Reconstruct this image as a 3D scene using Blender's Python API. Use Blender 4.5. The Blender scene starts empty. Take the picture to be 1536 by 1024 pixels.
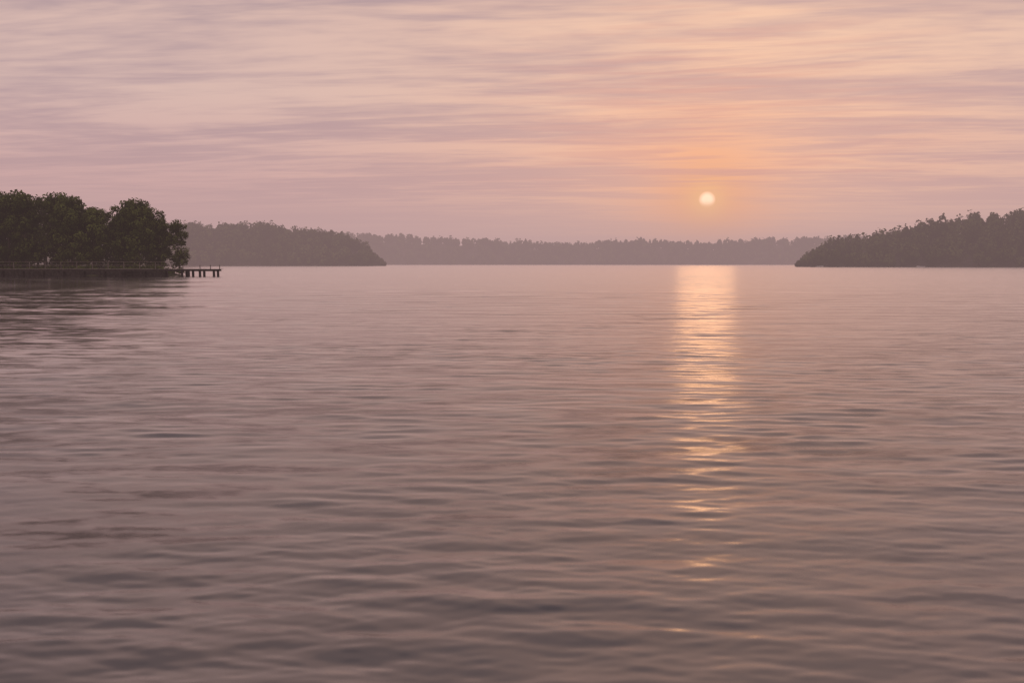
import bpy, math, numpy as np
from mathutils import Vector
rng = np.random.default_rng(7)
scene = bpy.context.scene
scene.view_settings.view_transform = 'Standard'
scene.view_settings.look = 'None'
scene.view_settings.exposure = 0
R = math.radians
SUN_AZ, SUN_EL = R(11.0), R(3.55)
SUN = Vector((math.sin(SUN_AZ)*math.cos(SUN_EL), math.cos(SUN_AZ)*math.cos(SUN_EL), math.sin(SUN_EL)))

# ------------------------------------------------------------------ node helper
class NT:
    def __init__(s, tree):
        s.t = tree; tree.nodes.clear()
    def node(s, typ, **kw):
        n = s.t.nodes.new(typ)
        for k, v in kw.items(): setattr(n, k, v)
        return n
    def put(s, sock, v):
        if v is None: return
        if isinstance(v, bpy.types.NodeSocket): s.t.links.new(v, sock)
        else: sock.default_value = v
    def m(s, op, a, b=None, c=None, clamp=False):
        n = s.node('ShaderNodeMath', operation=op); n.use_clamp = clamp
        s.put(n.inputs[0], a); s.put(n.inputs[1], b); s.put(n.inputs[2], c)
        return n.outputs[0]
    def vm(s, op, a, b=None):
        n = s.node('ShaderNodeVectorMath', operation=op)
        s.put(n.inputs[0], a); s.put(n.inputs[1], b)
        return n.outputs['Value'] if op in ('DOT_PRODUCT', 'LENGTH') else n.outputs[0]
    def xyz(s, x, y, z):
        n = s.node('ShaderNodeCombineXYZ')
        s.put(n.inputs[0], x); s.put(n.inputs[1], y); s.put(n.inputs[2], z)
        return n.outputs[0]
    def sep(s, v):
        n = s.node('ShaderNodeSeparateXYZ'); s.put(n.inputs[0], v); return n.outputs
    def noise(s, vec, scale=1, detail=3, rough=.5, dist=0, dims='3D'):
        n = s.node('ShaderNodeTexNoise', noise_dimensions=dims)
        s.put(n.inputs['Vector'], vec); n.inputs['Scale'].default_value = scale
        n.inputs['Detail'].default_value = detail; n.inputs['Roughness'].default_value = rough
        n.inputs['Distortion'].default_value = dist
        return n.outputs['Fac'], n.outputs['Color']
    def mr(s, v, a, b, c=0., d=1., smooth=True):
        n = s.node('ShaderNodeMapRange')
        n.interpolation_type = 'SMOOTHSTEP' if smooth else 'LINEAR'
        s.put(n.inputs['Value'], v)
        for i, q in zip(('From Min', 'From Max', 'To Min', 'To Max'), (a, b, c, d)): s.put(n.inputs[i], q)
        return n.outputs['Result']
    def mix(s, f, a, b, blend='MIX'):
        n = s.node('ShaderNodeMix', data_type='RGBA', blend_type=blend); n.clamp_result = False
        s.put(n.inputs[0], f); s.put(n.inputs[6], a); s.put(n.inputs[7], b)
        return n.outputs[2]
    def ramp(s, f, stops):
        n = s.node('ShaderNodeValToRGB'); e = n.color_ramp.elements
        while len(e) < len(stops): e.new(.5)
        for el, (p, c) in zip(e, stops): el.position = p; el.color = c
        s.put(n.inputs[0], f); return n.outputs[0]
def lin(r, g, b, k=1.0):
    f = lambda c: ((c/255+.055)/1.055)**2.4 if c > 10 else c/255/12.92
    return (f(r)*k, f(g)*k, f(b)*k, 1)

# ------------------------------------------------------------------ sky (world)
world = bpy.data.worlds.new("World"); scene.world = world; world.use_nodes = True
N = NT(world.node_tree)
D = N.vm('NORMALIZE', N.node('ShaderNodeTexCoord').outputs['Generated'])
dx, dy, dz = N.sep(D)
zc = N.m('MAXIMUM', dz, 0.0)
sky = N.node('ShaderNodeTexSky', sky_type='NISHITA'); sky.sun_disc = False
sky.sun_elevation = SUN_EL; sky.sun_rotation = SUN_AZ; sky.air_density = 1.5; sky.dust_density = 4
zr = N.m('ADD', zc, 0.035)
px = N.m('DIVIDE', dx, zr); py = N.m('DIVIDE', dy, zr)
# slight rotation of the cloud streets
qx = N.m('ADD', N.m('MULTIPLY', px, .985), N.m('MULTIPLY', py, -.16))
qy = N.m('ADD', N.m('MULTIPLY', px, .16), N.m('MULTIPLY', py, .985))
P1 = N.xyz(N.m('MULTIPLY', px, .20), N.m('MULTIPLY', py, .50), 3.3)
P2 = N.xyz(N.m('MULTIPLY', qx, .55), N.m('MULTIPLY', qy, 2.0), 8.1)
P3 = N.xyz(N.m('MULTIPLY', qx, 2.2), N.m('MULTIPLY', qy, 6.0), 1.1)
n1, _ = N.noise(P1, 1, 4, .6, 1.3)
n2, _ = N.noise(P2, 1, 4, .62, 1.2)
n3, _ = N.noise(P3, 1, 3, .65, 0)
cl = N.m('ADD', N.m('ADD', N.m('MULTIPLY', n1, .52), N.m('MULTIPLY', n2, .31)), N.m('MULTIPLY', n3, .17))
mask = N.mr(cl, .40, .59)
ang = N.m('ARCCOSINE', N.m('MINIMUM', N.vm('DOT_PRODUCT', D, tuple(SUN)), .9999999))
def gauss(sig):
    a = N.m('DIVIDE', ang, R(sig)); return N.m('EXPONENT', N.m('MULTIPLY', N.m('MULTIPLY', a, a), -1))
# azimuth-offset warm column above the sun
az = N.m('ARCTAN2', dx, dy)
def g1d(v, c, sg):
    a = N.m('DIVIDE', N.m('SUBTRACT', v, c), sg); return N.m('EXPONENT', N.m('MULTIPLY', N.m('MULTIPLY', a, a), -1))
warm = N.m('MULTIPLY', g1d(az, SUN_AZ+R(3), R(18)), N.mr(zc, .70, .12))
warm = N.m('MULTIPLY', warm, N.mr(dy, 0, .5))
gap = N.ramp(zc, [(0, lin(196, 160, 160)), (.08, lin(213, 173, 170)), (.16, lin(220, 189, 180)),
                  (.26, lin(217, 185, 176)), (.45, lin(210, 178, 168)), (1, lin(158, 150, 154))])
cld = N.ramp(zc, [(0, lin(188, 154, 156)), (.08, lin(189, 156, 159)), (.16, lin(179, 154, 160)),
                  (.26, lin(170, 149, 156)), (.45, lin(130, 118, 124)), (1, lin(108, 106, 115))])
gap = N.mix(N.m('MULTIPLY', warm, .85), gap, lin(255, 209, 176))
cld = N.mix(N.m('MULTIPLY', warm, .5), cld, lin(216, 177, 168))
# streaks melt into the haze near the horizon
low = N.mr(zc, .035, .09, .25, 1.0)
mm = N.m('ADD', N.m('MULTIPLY', N.m('SUBTRACT', mask, .6), low), .6)
col = N.mix(mm, gap, cld)
# broad low band of warm light behind the stratus, wider than it is tall
band = N.m('MULTIPLY', g1d(az, SUN_AZ+R(1), R(15)), g1d(dz, .105, .055))
band = N.m('MULTIPLY', band, N.m('SUBTRACT', 1, N.m('MULTIPLY', mask, .6)))
col = N.mix(N.m('MULTIPLY', band, .5), col, lin(252, 188, 154))
g1 = N.m('MULTIPLY', gauss(5.4), N.m('SUBTRACT', 1, N.m('MULTIPLY', mask, .5)))
col = N.mix(N.m('MULTIPLY', g1, .8), col, lin(255, 182, 138))
col = N.mix(N.m('MULTIPLY', gauss(2.4), .75), col, lin(255, 176, 112))
col = N.mix(N.m('MULTIPLY', gauss(1.0), .85), col, lin(255, 196, 124, 1.08))
# horizontal stratus bars around the sun
bars, _ = N.noise(N.xyz(N.m('MULTIPLY', az, 6.), N.m('MULTIPLY', dz, 130.), 0.), 1, 3, .55, 0)
bg = N.m('MULTIPLY', N.mr(bars, .45, .62), N.m('MULTIPLY', gauss(10), N.mr(zc, .064, .085)))
col = N.mix(N.m('MULTIPLY', bg, .65), col, lin(210, 156, 150))
disc = N.m('MULTIPLY', N.mr(ang, R(.50), R(.37)), N.mr(dz, SUN.z-R(.45), SUN.z+R(.02), .15, 1))
dcol = N.mix(N.mr(ang, R(.44), R(.2)), (1.4, .80, .45, 1), (1.7, 1.18, .78, 1))
col = N.mix(disc, col, dcol)
col = N.mix(1.0, col, N.mix(1.0, sky.outputs[0], (.004, .004, .004, 1), 'MULTIPLY'), 'ADD')
bgn = N.node('ShaderNodeBackground'); N.put(bgn.inputs[0], col); bgn.inputs[1].default_value = 1.0
N.put(N.node('ShaderNodeOutputWorld').inputs[0], bgn.outputs[0])

sl = bpy.data.lights.new("sun", 'SUN'); sl.energy = 0.019; sl.angle = R(3.4); sl.color = (1, .54, .25)
so = bpy.data.objects.new("sun", sl); scene.collection.objects.link(so)
so.rotation_euler = SUN.to_track_quat('Z', 'Y').to_euler()

# ------------------------------------------------------------------ materials
def mat(name):
    m = bpy.data.materials.new(name); m.use_nodes = True
    return m, NT(m.node_tree)
def simple(name, c1, c2, scale, rough=.85, stretch=(1, 1, 1)):
    m, n = mat(name)
    p = n.vm('MULTIPLY', n.node('ShaderNodeTexCoord').outputs['Object'], stretch)
    f, _ = n.noise(p, scale, 5, .6)
    b = n.node('ShaderNodeBsdfPrincipled'); n.put(b.inputs['Base Color'], n.mix(n.mr(f, .3, .7), c1, c2))
    b.inputs['Roughness'].default_value = rough
    n.put(n.node('ShaderNodeOutputMaterial').inputs[0], b.outputs[0]); return m
def foliage(name, dark, light):
    m, n = mat(name)
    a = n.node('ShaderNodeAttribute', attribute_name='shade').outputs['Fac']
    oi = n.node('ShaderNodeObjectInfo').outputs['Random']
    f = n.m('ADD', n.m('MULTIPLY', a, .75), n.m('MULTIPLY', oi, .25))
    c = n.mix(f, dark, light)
    d = n.node('ShaderNodeBsdfDiffuse'); n.put(d.inputs[0], c)
    n.put(n.node('ShaderNodeOutputMaterial').inputs[0], d.outputs[0]); return m
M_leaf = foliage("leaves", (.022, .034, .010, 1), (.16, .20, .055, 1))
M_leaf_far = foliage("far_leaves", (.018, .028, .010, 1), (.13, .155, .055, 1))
M_bark = simple("bark", (.04, .03, .022, 1), (.10, .08, .06, 1), 6, .9, (1, 1, .2))
M_soil = simple("forest_floor", (.03, .03, .014, 1), (.07, .06, .035, 1), .2)
M_grass = simple("grass", (.04, .05, .02, 1), (.09, .09, .04, 1), .6)
M_wood = simple("weathered_wood", (.12, .10, .09, 1), (.26, .23, .20, 1), 3, .8, (1, 6, 1))
M_pile = simple("wet_piling", (.02, .017, .015, 1), (.06, .05, .045, 1), 3)
M_path = simple("path_gravel", (.25, .21, .19, 1), (.36, .31, .28, 1), 3)
M_white = simple("painted_hull", (.7, .7, .68, 1), (.8, .8, .78, 1), 3, .4)

# ------------------------------------------------------------------ mesh helpers
def np_mesh(name, verts, faces, mats, midx=None, shade=None, smooth=False):
    me = bpy.data.meshes.new(name)
    verts = np.asarray(verts, dtype=np.float32); faces = np.asarray(faces, dtype=np.int32)
    me.vertices.add(len(verts)); me.vertices.foreach_set('co', verts.ravel())
    k = faces.shape[1]
    me.loops.add(faces.size); me.loops.foreach_set('vertex_index', faces.ravel())
    me.polygons.add(len(faces))
    me.polygons.foreach_set('loop_start', np.arange(0, faces.size, k, dtype=np.int32))
    me.polygons.foreach_set('loop_total', np.full(len(faces), k, dtype=np.int32))
    for m in mats: me.materials.append(m)
    if midx is not None: me.polygons.foreach_set('material_index', np.asarray(midx, dtype=np.int32))
    me.update(calc_edges=True)
    if shade is not None:
        at = me.attributes.new('shade', 'FLOAT', 'POINT'); at.data.foreach_set('value', np.asarray(shade, dtype=np.float32))
    me.polygons.foreach_set('use_smooth', np.full(len(faces), smooth))
    return me
def add(name, me, parent=None):
    o = bpy.data.objects.new(name, me); scene.collection.objects.link(o)
    if parent: o.parent = parent
    return o
def unit(v): return v/np.maximum(np.linalg.norm(v, axis=-1, keepdims=True), 1e-6)
def quads(cent, nrm, size):
    """leaf clump faces: returns verts (4n,3), faces (n,4)"""
    n = len(cent); r = rng.normal(size=(n, 3)); t = unit(np.cross(nrm, r)); b = np.cross(nrm, t)
    s = size[:, None]; a = s*rng.uniform(.6, 1.2, (n, 1)); c = s*rng.uniform(.5, 1.0, (n, 1))
    j = lambda: 1+rng.uniform(-.35, .35, (n, 1))
    v = np.stack([cent-t*a*j()-b*c*.3, cent-b*c*j()+t*a*.2, cent+t*a*j()+b*c*.3, cent+b*c*j()-t*a*.2], 1).reshape(-1, 3)
    return v, np.arange(4*n).reshape(n, 4)
def tube(path, radii, sides=7):
    path = np.array(path, float); V = []; F = []
    for i, (p, r) in enumerate(zip(path, radii)):
        d = unit(path[min(i+1, len(path)-1)]-path[max(i-1, 0)])
        u = unit(np.cross(d, [0.3, 1, .2])); w = np.cross(d, u)
        for k in range(sides):
            a = 2*math.pi*k/sides; V.append(p+r*(math.cos(a)*u+math.sin(a)*w))
    for i in range(len(path)-1):
        for k in range(sides):
            a = i*sides+k; b = i*sides+(k+1) % sides
            F.append([a, b, b+sides, a+sides])
    return np.array(V), np.array(F)

# ------------------------------------------------------------------ broadleaf tree variants (unit height ~10 m)
def tree_mesh(name, H=10., spread=3.4, nclump=75, leaves=85):
    V = []; F = []; MI = []; SH = []; off = 0
    def app(v, f, mi, sh):
        nonlocal off
        V.append(v); F.append(f+off); MI.append(np.full(len(f), mi)); SH.append(sh); off += len(v)
    lean = rng.normal(0, .35, 2)
    tp = [(0, 0, -.4), (lean[0]*.2, lean[1]*.2, H*.2), (lean[0]*.5, lean[1]*.5, H*.45), (lean[0]*.9, lean[1]*.9, H*.7), (lean[0], lean[1], H*.9)]
    v, f = tube(tp, [.26, .2, .15, .09, .03]); app(v, f, 0, np.zeros(len(v)))
    tips = []
    for i in range(16):
        h = H*rng.uniform(.2, .82); a = i*2.4+rng.uniform(-.4, .4)
        prof = math.sin(math.pi*min(1, max(.06, (h/H-.03)/1.0)))**.6
        L = spread*prof*rng.uniform(.55, 1.0)
        base = np.array([lean[0]*h/H, lean[1]*h/H, h]); d = np.array([math.cos(a), math.sin(a), rng.uniform(.15, .6)])
        mid = base+d*L*.5; tip = base+d*L+np.array([0, 0, L*.12])
        v, f = tube([base, mid, tip], [.085, .05, .018], 5); app(v, f, 0, np.zeros(len(v)))
        tips += [tip, mid]
    cc = []
    for i in range(nclump):
        if i < len(tips): c = tips[i]+rng.normal(0, .35, 3)
        else:
            h = rng.uniform(.08, .97)
            prof = (math.sin(math.pi*min(.97, h*.93+.08))**.55)*spread
            a = rng.uniform(0, 2*math.pi); r = prof*math.sqrt(rng.uniform(.1, 1))*rng.uniform(.8, 1.1)
            c = np.array([lean[0]*h+math.cos(a)*r, lean[1]*h+math.sin(a)*r, H*h])
        cc.append(c)
    for c in cc:
        rr = rng.uniform(.55, 1.15); n = int(leaves*rr)
        d = unit(rng.normal(size=(n, 3))); rad = rr*rng.uniform(.35, 1.05, n)**.6
        p = c+d*rad[:, None]*np.array([1.1, 1.1, .75])
        nr = unit(d+rng.normal(0, .5, (n, 3))+np.array([0, 0, .3]))
        v, f = quads(p, nr, rng.uniform(.10, .24, n))
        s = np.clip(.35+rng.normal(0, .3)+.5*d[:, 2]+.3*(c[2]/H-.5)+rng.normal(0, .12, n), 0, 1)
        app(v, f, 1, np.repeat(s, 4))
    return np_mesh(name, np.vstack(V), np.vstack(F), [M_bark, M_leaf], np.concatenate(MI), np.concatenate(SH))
variants = [tree_mesh("tree_%d" % i, 10., s, nc) for i, (s, nc) in enumerate([(3.3, 90), (2.8, 80), (3.7, 100), (2.5, 70), (3.1, 85)])]

NX = [-150, -120, -95, -85, -79, -74, -68, -65, -62, -59, -56, -54.3]
NH = [17, 16, 14.6, 13.9, 12.9, 12.9, 11.6, 10.2, 12.0, 9.2, 10.0, 6.5]
def plant(x, y, H, w=1.0):
    o = add("tree", variants[rng.integers(len(variants))])
    s = H/10.6
    o.location = (x, y, .6); o.scale = (s*w, s*w, s); o.rotation_euler = (0, 0, rng.uniform(0, 6.28))
for x in (-55.6, -58.2, -61.6, -65.0, -68.4, -71.8, -75.4, -79.2, -82.8, -87, -91, -96, -102, -109, -117):
    y = 164+rng.uniform(-2.5, 2.5)
    plant(x+rng.uniform(-.4, .4), y, np.interp(x, NX, NH)*rng.uniform(.90, 1.06), rng.uniform(.72, .95))
for x in (-59, -62.5, -67, -71, -76, -81, -86, -92, -98, -106):
    y = 175+rng.uniform(-3, 3); plant(x*1.05, y, np.interp(x, NX, NH)*rng.uniform(.88, 1.06)*1.05, .95)
for x in (-62, -69, -77, -85, -94, -104):
    y = 188; plant(x*1.14, y, np.interp(x, NX, NH)*rng.uniform(.9, 1.0)*1.13, 1.1)

# ------------------------------------------------------------------ near bank
def bank():
    xs = np.linspace(-330, -52.5, 120); ts = np.linspace(0, 1, 26)
    V = []
    for x in xs:
        e = min(1, max(0, (-52.5-x)/6))**.5
        y0 = 157.5+1.0*math.sin(x*.21)+.5*math.sin(x*.7)+(1-e)*8
        for t in ts:
            y = y0+t*t*70
            z = -.5+ (1.35*min(1, t*9)+1.0*t)*e + .1*math.sin(x*1.3+t*40)
            if t == 1: z = -1
            V.append((x-(y-y0)*.42, y, z))
    V = np.array(V); n = len(ts)
    F = [[i*n+j, (i+1)*n+j, (i+1)*n+j+1, i*n+j+1] for i in range(len(xs)-1) for j in range(n-1)]
    add("shore_bank", np_mesh("shore_bank", V, F, [M_grass], smooth=True))
bank()
# shrubs as one object
n = 260; bx = rng.uniform(-130, -54, n); by = rng.uniform(159.5, 163, n); V = []; SH = []
for x, y in zip(bx, by):
    r = rng.uniform(.4, 1.3)*(1 if x < -57 else .7); k = int(90*r)
    d = unit(rng.normal(size=(k, 3))); d[:, 2] = abs(d[:, 2])
    p = np.array([x, y, .5])+d*r*rng.uniform(.5, 1.1, (k, 1))
    v, _ = quads(p, unit(d+rng.normal(0, .5, (k, 3))), rng.uniform(.1, .25, k)); V.append(v)
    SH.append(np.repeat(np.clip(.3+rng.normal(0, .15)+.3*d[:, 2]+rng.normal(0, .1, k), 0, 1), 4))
V = np.vstack(V); add("shrubs", np_mesh("shrubs", V, np.arange(len(V)).reshape(-1, 4), [M_leaf], shade=np.concatenate(SH)))

# ------------------------------------------------------------------ boxes / dock
class Boxes:
    def __init__(s): s.V = []; s.F = []
    def box(s, c, d):
        o = len(s.V); x, y, z = c; a, b, h = d[0]/2, d[1]/2, d[2]/2
        s.V += [(x+i*a, y+j*b, z+k*h) for k in (-1, 1) for j in (-1, 1) for i in (-1, 1)]
        s.F += [[o+q for q in f] for f in ((0, 2, 3, 1), (4, 5, 7, 6), (0, 1, 5, 4), (2, 6, 7, 3), (0, 4, 6, 2), (1, 3, 7, 5))]
    def obj(s, name, m, par): return add(name, np_mesh(name, s.V, s.F, [m]), par)
dock = add("wooden_dock", None)
X0, X1, Y0, Y1, DZ = -125., -44.3, 149.6, 152.4, 1.12
b = Boxes(); x = X0
while x < X1:
    b.box((x+.14, (Y0+Y1)/2, DZ+rng.uniform(-.008, .008)), (.27, Y1-Y0+rng.uniform(-.05, .05), .06)); x += .29
b.obj("deck_planks", M_wood, dock)
b = Boxes()
for y in (Y0+.15, (Y0+Y1)/2, Y1-.15): b.box(((X0+X1)/2, y, DZ-.17), (X1-X0-.1, .1, .26))
b.obj("beams", M_pile, dock)
V = []; F = []; off = 0
for x in list(np.arange(-124, -49.5, 3.1))+[-48.6, -46.9, -44.8]:
    for y in (Y0+.35, Y1-.35):
        v, f = tube([(x, y, -1.5), (x+.02, y, 0), (x, y, DZ-.05)], [.2, .19, .18], 9); V.append(v); F.append(f+off); off += len(v)
add("pilings", np_mesh("pilings", np.vstack(V), np.vstack(F), [M_pile]), dock)
b = Boxes()
for x in np.arange(-124, -52, 2.4): b.box((x, Y1-.1, DZ+.55), (.09, .09, 1.05))
b.box((-88.0, Y1-.1, DZ+1.1), (72.2, .14, .05)); b.box((-88.0, Y1-.1, DZ+.6), (72, .04, .06))
for x in (-50.2, -47.6, -46.0, -44.6): b.box((x, Y1-.1, DZ+.33), (.1, .1, .62))
b.obj("railing", M_wood, dock)
# gangway joining dock to the bank
b = Boxes(); b.box((-60, 155.6, DZ-.02), (2.2, 6.2, .08)); b.box((-84, 155.6, DZ-.02), (2.2, 6.2, .08)); b.obj("gangways", M_wood, dock)
# retaining wall of stacked timbers along the bank
wall = Boxes()
for k in range(4):
    for x in np.arange(-128, -55, 4.0): wall.box((x+rng.uniform(-.05, .05), 156.6+rng.uniform(-.03, .03), .0+k*.27), (3.95, .25, .25))
wall.obj("timber_retaining_wall", M_pile, None)
# gravel path strip on the bank
xs = np.linspace(-128, -57, 60); V = []; 
for x in xs: V += [(x, 157.0+.1*math.sin(x), 1.06), (x, 158.9+.2*math.sin(x*.5), 1.15)]
add("gravel_path", np_mesh("gravel_path", V, [[2*i, 2*i+2, 2*i+3, 2*i+1] for i in range(59)], [M_path]))

# ------------------------------------------------------------------ wooded hills
def hill(name, xs_, tops, shore, W, th, ntree, q, leaf, back=220):
    xs_ = np.array(xs_, float); tops = np.array(tops, float)
    ph = rng.uniform(0, 6, 6)
    def top(x): return np.interp(x, xs_, tops)+np.minimum(np.interp(x, xs_, tops)*.05, 1.)*(np.sin(x*.11+ph[0])+.6*np.sin(x*.23+ph[1]))
    def zz(x, y):      # x = position along the shore; the hill widens inland
        t = (y-shore(x))/W; tp = top(x)
        sc = 1+.75*W/shore(x)
        ridge = np.maximum(tp*sc-th*.88, tp*.15)
        tt = np.clip(t/.75, 0, 1); s = tt*tt*(3-2*tt)
        z = .3*np.clip(t*20, -2, 1)+ridge*s
        return z-np.clip((t-1)*.08, 0, 1)*ridge
    wx = lambda x, y: x*(y/shore(x))
    gx = np.arange(xs_[0], xs_[-1]+.1, 5.); gt = np.concatenate([[-.05], np.linspace(0, 1, 14)**1.3, np.linspace(1.1, back/W, 6)])
    X = np.repeat(gx[:, None], len(gt), 1); Y = shore(X)+gt[None, :]*W; Z = zz(X, Y)
    nn = len(gt); F = [[i*nn+j, (i+1)*nn+j, (i+1)*nn+j+1, i*nn+j+1] for i in range(len(gx)-1) for j in range(nn-1)]
    add(name+"_hill", np_mesh(name+"_hill", np.stack([wx(X, Y), Y, Z], -1).reshape(-1, 3), F, [M_soil], smooth=True))
    # canopy
    tx = rng.uniform(xs_[0], xs_[-1], ntree); u = rng.uniform(0, 1.1, ntree)
    ty = shore(tx)+u*W+1.0; h = np.minimum(th, top(tx)*.95)*np.clip(rng.normal(.84, .17, ntree), .45, 1.3)
    h = np.where(u < .06, h*.75, h)
    tz = zz(tx, ty); base = np.stack([wx(tx, ty), ty, tz], -1)
    pine = rng.uniform(size=ntree) < .3
    d = unit(rng.normal(size=(ntree, q, 3)))
    lob = unit(rng.normal(size=(ntree, 5, 3)))
    lo = np.max(np.einsum('nqk,nlk->nql', d, lob), -1)
    rad = (.58+.48*np.clip(lo, 0, 1)**3)*rng.uniform(.78, 1.1, (ntree, q))
    rx = np.where(pine, .24, .40)[:, None]*h[:, None]*rng.uniform(.8, 1.2, (ntree, 1)); rz = .54*h[:, None]
    tap = np.where(pine[:, None], np.clip(1-.6*np.clip(d[..., 2], -1, 1), .2, 1.5), 1)
    P = np.stack([d[..., 0]*rad*rx*tap, d[..., 1]*rad*rx*tap, d[..., 2]*rad*rz+.47*h[:, None]], -1)+base[:, None, :]
    nr = unit(d+rng.normal(0, .45, d.shape))
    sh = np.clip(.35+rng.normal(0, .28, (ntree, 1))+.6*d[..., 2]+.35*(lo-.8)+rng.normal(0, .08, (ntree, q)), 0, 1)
    v, f = quads(P.reshape(-1, 3), nr.reshape(-1, 3), rng.uniform(.6, 1.15, ntree*q)*leaf)
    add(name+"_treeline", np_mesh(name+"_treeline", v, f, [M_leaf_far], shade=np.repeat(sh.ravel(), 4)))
hill("headland", [-520, -400, -300, -248, -220, -185, -160, -140, -122, -114, -108, -103, -98, -95],
     [38, 36, 32, 30.5, 31.5, 31, 28.5, 25.5, 21.5, 18, 14, 9, 5, 2], lambda x: 750+0*x, 70, 11, 1500, 110, 1.1)
hill("far_shore", [-1300, -600, -345, -195, -120, -64, 11, 77, 124, 180, 218, 265, 311, 358, 433, 700, 1400],
     [60, 52, 46, 42, 39, 37, 32.5, 30, 32, 35, 33, 30.5, 33, 36.5, 37.5, 46, 60], lambda x: 1400+0*x, 70, 12, 4600, 48, 2.1)
hill("wooded_point", [157, 160, 165, 174, 189, 203, 225, 240, 259, 283, 314, 380, 520],
     [1.5, 5, 9, 13, 17, 20, 24, 26.5, 30, 34.5, 38, 43, 47], lambda x: 552-np.clip(x-157, 0, 400)*.35, 70, 11, 1150, 150, .95)

# ------------------------------------------------------------------ small moored boats
def boat(loc, rot, L=4.2):
    root = add("moored_boat", None); root.location = loc; root.rotation_euler = (0, 0, rot)
    S = 9; V = []; 
    for i in range(S):
        t = i/(S-1); w = .75*(1-(max(0, t-.45)/.55)**2.2)+.02; zt = .5+.22*t*t; x = (t-.5)*L
        V += [(x, -w, zt), (x, -w*.72, -.12), (x, 0, -.25), (x, w*.72, -.12), (x, w, zt), (x, w*.88, zt-.03), (x, 0, .12), (x, -w*.88, zt-.03)]
    F = [[i*8+k, i*8+(k+1) % 8, (i+1)*8+(k+1) % 8, (i+1)*8+k] for i in range(S-1) for k in range(8)]
    F += [[0, 7, 6, 1], [1, 6, 3, 2], [6, 5, 4, 3]]
    add("hull", np_mesh("hull", V, F, [M_white]), root)
    b = Boxes(); b.box((-.6, 0, .4), (.3, 1.3, .05)); b.box((.6, 0, .42), (.3, 1.2, .05)); b.box((-L/2-.12, 0, .5), (.25, .3, .7)); b.obj("seats_and_motor", M_pile, root)
boat((166, 538, 0), .3); boat((213, 520, 0), 2.8)

# ------------------------------------------------------------------ water
a_in = np.linspace(-36, 36, 860)
a_out = np.concatenate([np.linspace(37, 70, 24), np.linspace(76, 180, 14)])
angs = np.radians(np.concatenate([-a_out[::-1], a_in, a_out]))
rs = [1.2]
while rs[-1] < 70: rs.append(rs[-1]*(1.0+(.0030 if rs[-1] > 3.8 else .02)))
while rs[-1] < 6000: rs.append(rs[-1]*1.06)
rs = np.array(rs)
A, RR = np.meshgrid(angs, rs)
X = np.sin(A)*RR; Y = np.cos(A)*RR
dr = np.gradient(rs)[:, None]; dA = np.abs(np.gradient(angs))[None, :]*RR
Z = np.zeros_like(X)
w = np.random.default_rng(21)
K = 140
lam = np.exp(w.uniform(np.log(.08), np.log(.75), K)); th = w.normal(0, .36, K)+.05
lam[-14:] = w.uniform(.9, 3.2, 14); pha = w.uniform(0, 6.28, K)
tot = 0; kept = np.zeros_like(X)
# slow patchiness in wave energy; sheltered water in the lee of the wooded bank
def ss(x): x = np.clip(x, 0, 1); return x*x*(3-2*x)
wob = 1.6*np.sin(Y*.31)+1.1*np.sin(Y*.83+1.)+.6*np.sin(Y*1.9+X*.2)
lee = ss((-X-1.0-.27*Y+wob*np.clip(Y/40, .3, 1.5))/(3+.07*Y))*ss((Y-8)/26)
lee *= .86+.14*np.sin(Y*1.15+.7*np.sin(X*.2)+X*.05)
env = (1+.35*np.sin(X*.33+Y*.21+1.)*np.sin(Y*.47-X*.12)+.2*np.sin(X*.9-Y*.6))*(1-.58*lee)
for L_, t_, p_ in zip(lam, th, pha):
    k = 2*math.pi/L_; kx, ky = k*math.sin(t_), k*math.cos(t_)
    sl_ = .0088*(1.0 if L_ < .6 else .75)
    sp = np.maximum(dr*abs(math.cos(t_)), dA*max(.15, abs(math.sin(t_))))
    att = np.clip((L_/sp-3.0)/4.0, 0, 1)
    Z += sl_/k*att*np.sin(kx*X+ky*Y+p_+.9*np.sin(.45*X+.3*Y+p_*3)); kept += sl_**2*att**2; tot += sl_**2
Z *= env
lost = np.sqrt(np.clip(1-kept/tot, 0, 1))*(1-.84*lee)
nA = len(angs); nR = len(rs)
V = np.stack([X, Y, Z], -1).reshape(-1, 3)
I = np.arange(nR*nA).reshape(nR, nA)
F = np.stack([I[:-1, :-1], I[:-1, 1:], I[1:, 1:], I[1:, :-1]], -1).reshape(-1, 4)
m, n = mat("lake_water")
pos = n.node('ShaderNodeNewGeometry'); P = pos.outputs['Position']; Nn = pos.outputs['Normal']
lostA = n.node('ShaderNodeAttribute', attribute_name='shade').outputs['Fac']
leeA = n.node('ShaderNodeAttribute', attribute_name='lee').outputs['Fac']
_, c1 = n.noise(n.vm('MULTIPLY', P, (.75, 2.1, 0)), 1, 3, .55, 0, '2D')
_, c2 = n.noise(n.vm('MULTIPLY', P, (.10, .30, 0)), 1, 2, .5, 0, '2D')
_, c3 = n.noise(n.vm('MULTIPLY', P, (5., 11., 0)), 1, 2, .6, 0, '2D')
patch, _ = n.noise(n.vm('MULTIPLY', P, (.012, .045, 0)), 1, 3, .6, .5, '2D')
pamp = n.mr(patch, .3, .7, .5, 1.4)
s1 = n.vm('SUBTRACT', c1, (.5, .5, .5)); s2 = n.vm('SUBTRACT', c2, (.5, .5, .5)); s3 = n.vm('SUBTRACT', c3, (.5, .5, .5))
s = n.vm('ADD', n.vm('MULTIPLY', s1, (.30, .60, 0)), n.vm('MULTIPLY', s2, (.05, .22, 0)))
amp = n.m('MULTIPLY', n.m('ADD', n.m('MULTIPLY', lostA, .9), .09), pamp)
s = n.vm('MULTIPLY', s, n.xyz(amp, amp, 0.))
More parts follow.
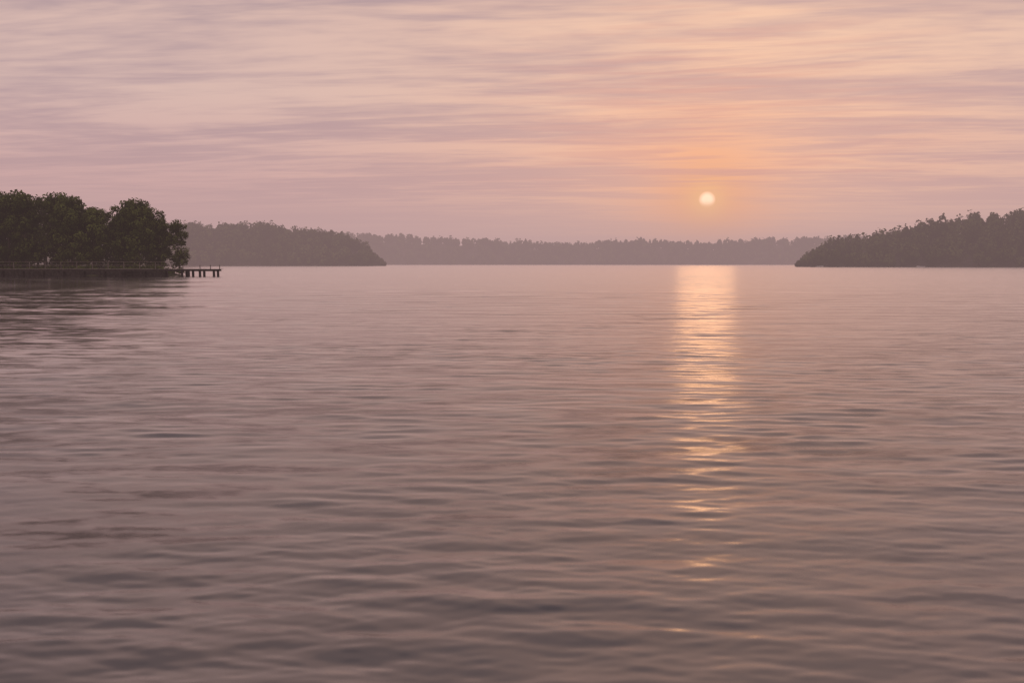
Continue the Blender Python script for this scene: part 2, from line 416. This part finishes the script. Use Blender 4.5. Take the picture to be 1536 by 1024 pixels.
m3 = n.m('MULTIPLY', n.m('SUBTRACT', 1, leeA), .12)
s = n.vm('ADD', s, n.vm('MULTIPLY', s3, n.xyz(m3, m3, 0.)))
nrm = n.vm('NORMALIZE', n.vm('ADD', Nn, s))
rough = n.m('SUBTRACT', n.mr(lostA, 0, 1, .14, .24, False), n.m('MULTIPLY', leeA, .07))
fr = n.node('ShaderNodeFresnel'); fr.inputs['IOR'].default_value = 2.25
gl = n.node('ShaderNodeBsdfGlossy')
gl.inputs['Color'].default_value = (1, .965, .95, 1); n.put(gl.inputs['Roughness'], rough); n.put(gl.inputs['Normal'], nrm)
df = n.node('ShaderNodeBsdfDiffuse'); df.inputs[0].default_value = (.14, .124, .122, 1)
mx = n.node('ShaderNodeMixShader'); n.put(mx.inputs[0], fr.outputs[0]); n.put(mx.inputs[1], df.outputs[0]); n.put(mx.inputs[2], gl.outputs[0])
n.put(n.node('ShaderNodeOutputMaterial').inputs[0], mx.outputs[0])
me = np_mesh("lake_water", V, F, [m], shade=lost.ravel(), smooth=True)
at = me.attributes.new('lee', 'FLOAT', 'POINT'); at.data.foreach_set('value', lee.ravel().astype(np.float32))
add("lake_water", me)

# ------------------------------------------------------------------ morning haze (thin volume over the lake, emission stands in for scattered light)
def haze(name, z0, z1, sigma, c):
    b = Boxes(); b.box((0, 2160, (z0+z1)/2), (7000, 4200, z1-z0))
    m, n = mat(name)
    ab = n.node('ShaderNodeVolumeAbsorption'); ab.inputs[0].default_value = (0, 0, 0, 1); ab.inputs[1].default_value = sigma
    em = n.node('ShaderNodeEmission'); em.inputs[0].default_value = c; em.inputs[1].default_value = sigma
    ad = n.node('ShaderNodeAddShader'); n.put(ad.inputs[0], ab.outputs[0]); n.put(ad.inputs[1], em.outputs[0])
    n.put(n.node('ShaderNodeOutputMaterial').inputs['Volume'], ad.outputs[0])
    b.obj(name, m, None)
haze("haze", -3, 75, .00060, lin(188, 157, 156))

# ------------------------------------------------------------------ camera
cam = bpy.data.cameras.new("camera"); co = bpy.data.objects.new("camera", cam); scene.collection.objects.link(co)
co.location = (0, 0, 2.0); co.rotation_euler = (R(90-4.48), 0, 0)
cam.lens = 35; cam.sensor_width = 36; cam.clip_end = 20000; cam.clip_start = .05
cam.dof.use_dof = True; cam.dof.focus_distance = 160; cam.dof.aperture_fstop = 2.0
scene.camera = co
